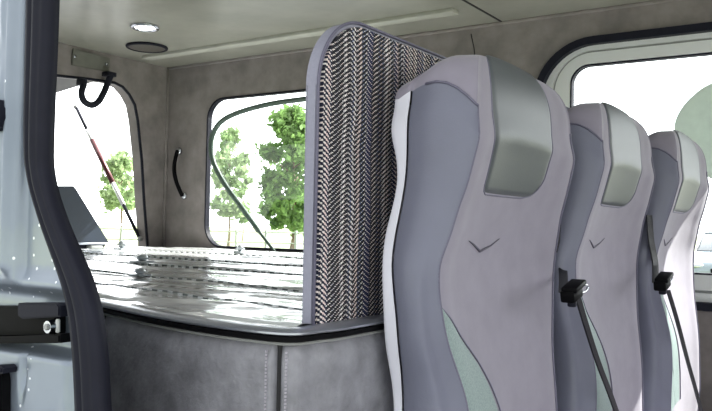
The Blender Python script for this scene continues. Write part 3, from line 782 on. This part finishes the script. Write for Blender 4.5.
belt(0, 0, 0, 'black seat belt buckle between the largest seat and the middle seat', 573, 293, .82, [(578, 298), (586, 325), (598, 362), (613, 402), (640, 480)], [(563, 270), (558, 240), (556, 215)], 1.135)
belt(.02, .4, 0, 'black seat belt buckle between the middle seat and the last seat', 663, 283, .9, [(668, 290), (677, 320), (688, 362), (699, 402), (716, 470)], [(655, 262), (651, 240), (649, 215)], 1.535)

# ------------------------------------------------------------------ outside
bm = bmesh.new(); bmesh.ops.create_grid(bm, x_segments=8, y_segments=8, size=160, matrix=Matrix.Translation((-20, 60, -.5)))
g = bmobj('ground', bm, M['ground'], None, False); struct(g)
def tree(px, depth, top, half_w, low, lm, label, seed, nleaf=3800, lsz=.3, egg=1.0):
    random.seed(seed); a = d_+r_*((px-356)/F); a = Vector((a.x, a.y, 0)); b = a*depth + Vector((0, 0, -.5))
    def zof(py): return CAM.z + (225+.02*(px-356)-py)/F*depth
    zt, zl, R_ = zof(top), zof(low), half_w/F*depth
    t = thing('leafy_tree', label, 'tree', tuple(b), 'trees beyond the van')
    trunk = [b, b+Vector((.1, 0, (zl+.5)*.6)), Vector((b.x+.05, b.y, zl)), Vector((b.x, b.y, zl+(zt-zl)*.5)), Vector((b.x, b.y, zl+(zt-zl)*.85))]
    tube('trunk', crom(trunk, 4), [R_*.07*(1-.9*i/16) for i in range(17)], M['bark'], t, 8)
    bvs, bfs = [], []
    for k in range(12):
        q = k*2.4; z = zl+(zt-zl)*(.02+.06*k); rr = R_*.62*math.sin(math.pi*(.18+.06*k))
        v, f = tube_geo([Vector((b.x, b.y, z)), Vector((b.x+math.cos(q)*rr*.5, b.y+math.sin(q)*rr*.5, z+R_*.2)), Vector((b.x+math.cos(q)*rr, b.y+math.sin(q)*rr, z+R_*.35))], [R_*.022, R_*.014, R_*.006], 5)
        o = len(bvs); bvs += v; bfs += [tuple(i+o for i in x) for x in f]
    link('branches', bvs, bfs, M['bark'], t, True)
    cl = []
    for k in range(70):
        v = random.random(); prof = math.sin(math.pi*min(1, v**.8*egg*.92+.08))**.7; q = random.random()*6.28; rr = R_*prof*random.random()**.4*.86
        cl.append((Vector((b.x+math.cos(q)*rr, b.y+math.sin(q)*rr, zl+(zt-zl)*(v*.92+.04))), R_*random.uniform(.13, .26)))
    vs, fs = [], []
    for k in range(nleaf):
        c, r = random.choice(cl); p = c+Vector((random.gauss(0, .5), random.gauss(0, .5), random.gauss(0, .42)))*r
        n1 = Vector((random.gauss(0, 1), random.gauss(0, 1), random.gauss(0, 1))).normalized(); n2 = n1.orthogonal().normalized(); s = lsz*random.uniform(.5, 1.1)
        o = len(vs); vs += [p-n1*s, p+n2*s*.45, p+n1*s, p-n2*s*.45]; fs.append((o, o+1, o+2, o+3))
    link('foliage', vs, fs, lm, t)
tree(121, 34, 152, 26, 210, M['leafa'], 'small pale round-crowned tree seen through the rear opening', 1, 2600, .17)
tree(229, 42, 127, 24, 218, M['leafa'], 'slim tall tree inside the curve of the bent rod', 2, 3000, .22)
tree(293, 40, 106, 44, 230, M['leafb'], 'broad dense green tree beside the tweed divider', 3, 11000, .24, .95)
tree(196, 60, 196, 8, 220, M['leafa'], 'tiny round bush far off at the left of the rear side window', 4, 700, .2)
tree(243, 60, 204, 9, 222, M['leafb'], 'tiny round bush far off right of the slim tall tree', 5, 700, .2)
# fence
fn = thing('field_fence', 'low pale rail fence across the field', 'fence', (-22, 20, -.5))
def gpt(px, depth): a = d_+r_*((px-356)/F); return Vector((a.x*depth, a.y*depth, -.5))
A_, B_ = gpt(40, 27), gpt(420, 25)
for hh in (.45, .8, 1.15): tube('rail', [A_+Vector((0, 0, hh)), B_+Vector((0, 0, hh))], .022, M['fence'], fn, 6)
for k in range(14): p = A_.lerp(B_, k/13); box('post', (p.x-.04, p.y-.04, -.5), (p.x+.04, p.y+.04, .72), M['fence'], fn, .01)

# parked car
cp = gpt(731, 19); yaw = math.radians(-42)
car = thing('parked_car', 'white car parked outside, seen through the sliding window', 'car', tuple(cp))
R = Matrix.Translation(cp) @ Matrix.Rotation(math.atan2(CAM.y-cp.y, CAM.x-cp.x), 4, 'Z')      # front faces the van
def carmesh(name, secs, m, parent):
    bm = bmesh.new(); rs_ = []
    for x, y, z0, z1, ty in secs:
        rs_.append([bm.verts.new(R @ Vector(c)) for c in ((x, -y*.92, z0), (x, y*.92, z0), (x, y, z0+(z1-z0)*.35), (x, y*.98, z0+(z1-z0)*.75), (x, y*ty, z1), (x, -y*ty, z1), (x, -y*.98, z0+(z1-z0)*.75), (x, -y, z0+(z1-z0)*.35))])
    for a, b in zip(rs_, rs_[1:]):
        for k in range(8): bm.faces.new((a[k], a[(k+1) % 8], b[(k+1) % 8], b[k]))
    bm.faces.new(rs_[0]); bm.faces.new(rs_[-1]); bmesh.ops.bevel(bm, geom=bm.edges[:], offset=.03, segments=2, affect='EDGES'); return bmobj(name, bm, m, parent)
carmesh('body', [(2.1, .72, .3, .62, .85), (1.95, .84, .22, .78, .88), (1.5, .88, .2, .92, .88), (.9, .9, .2, 1.0, .86), (-1.6, .9, .2, 1.02, .86), (-2.05, .82, .3, .95, .85)], M['carwhite'], car)
carmesh('cabin', [(.95, .74, .96, 1.0, .95), (.25, .70, .96, 1.42, .82), (-1.1, .70, .96, 1.45, .82), (-1.8, .68, .96, 1.02, .9)], M['cardark'], car)
carmesh('roof', [(.22, .58, 1.40, 1.45, .9), (-1.1, .58, 1.42, 1.48, .9)], M['carwhite'], car)
for s in (-1, 1):
    carmesh('headlight', [(1.86, .0, .6, .74, 1), (2.02, .001, .6, .74, 1)], M['chrome'], car) if False else None
    bm = bmesh.new(); bmesh.ops.create_uvsphere(bm, u_segments=16, v_segments=10, radius=1, matrix=R @ Matrix.Translation((1.93, s*.66, .68)) @ Matrix.Diagonal((.14, .17, .08, 1))); bmobj('headlight', bm, M['chrome'], car, True)
    for x in (1.3, -1.3):
        bm = bmesh.new(); bmesh.ops.create_cone(bm, segments=24, radius1=.32, radius2=.32, depth=.2, cap_ends=True, matrix=R @ Matrix.Translation((x, s*.82, .32)) @ Matrix.Rotation(math.pi/2, 4, 'X')); bmesh.ops.bevel(bm, geom=bm.edges[:], offset=.02, segments=1, affect='EDGES'); bmobj('wheel', bm, M['tyre'], car)
    bm = bmesh.new(); box_bm(bm, (.55, s*.92, .98), (.68, s*1.12, 1.1), .03); bm.transform(R); bmobj('wing_mirror', bm, M['carwhite'], car)
bm = bmesh.new(); box_bm(bm, (2.05, -.4, .5), (2.13, .4, .64), .02); bm.transform(R); bmobj('grille', bm, M['black'], car)
bm = bmesh.new(); box_bm(bm, (2.0, -.6, .3), (2.12, .6, .4), .02); bm.transform(R); bmobj('lower_grille', bm, M['black'], car)

# ------------------------------------------------------------------ light
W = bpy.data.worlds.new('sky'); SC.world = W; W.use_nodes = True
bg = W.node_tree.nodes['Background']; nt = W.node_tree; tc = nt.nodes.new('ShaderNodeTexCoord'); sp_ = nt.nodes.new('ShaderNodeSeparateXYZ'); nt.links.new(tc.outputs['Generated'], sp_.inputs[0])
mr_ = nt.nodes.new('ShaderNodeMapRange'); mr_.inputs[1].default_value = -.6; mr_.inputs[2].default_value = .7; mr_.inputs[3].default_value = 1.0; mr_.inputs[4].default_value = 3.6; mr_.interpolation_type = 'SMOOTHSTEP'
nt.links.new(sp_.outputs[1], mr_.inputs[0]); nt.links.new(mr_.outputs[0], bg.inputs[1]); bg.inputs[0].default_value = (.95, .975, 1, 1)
sun = bpy.data.objects.new('sun', bpy.data.lights.new('sun', 'SUN')); COL.objects.link(sun)
sun.data.energy = 22.0; sun.data.angle = math.radians(.6); sun.data.color = (1, .97, .92)
sd = Vector((-.42, -.75, -.70)).normalized(); sun.rotation_euler = sd.to_track_quat('-Z', 'Y').to_euler()
SC.view_settings.view_transform = 'Standard'; SC.view_settings.look = 'None'; SC.view_settings.gamma = 1; SC.view_settings.exposure = .5
SC.cycles.max_bounces = 12; SC.cycles.diffuse_bounces = 8; SC.cycles.transparent_max_bounces = 16
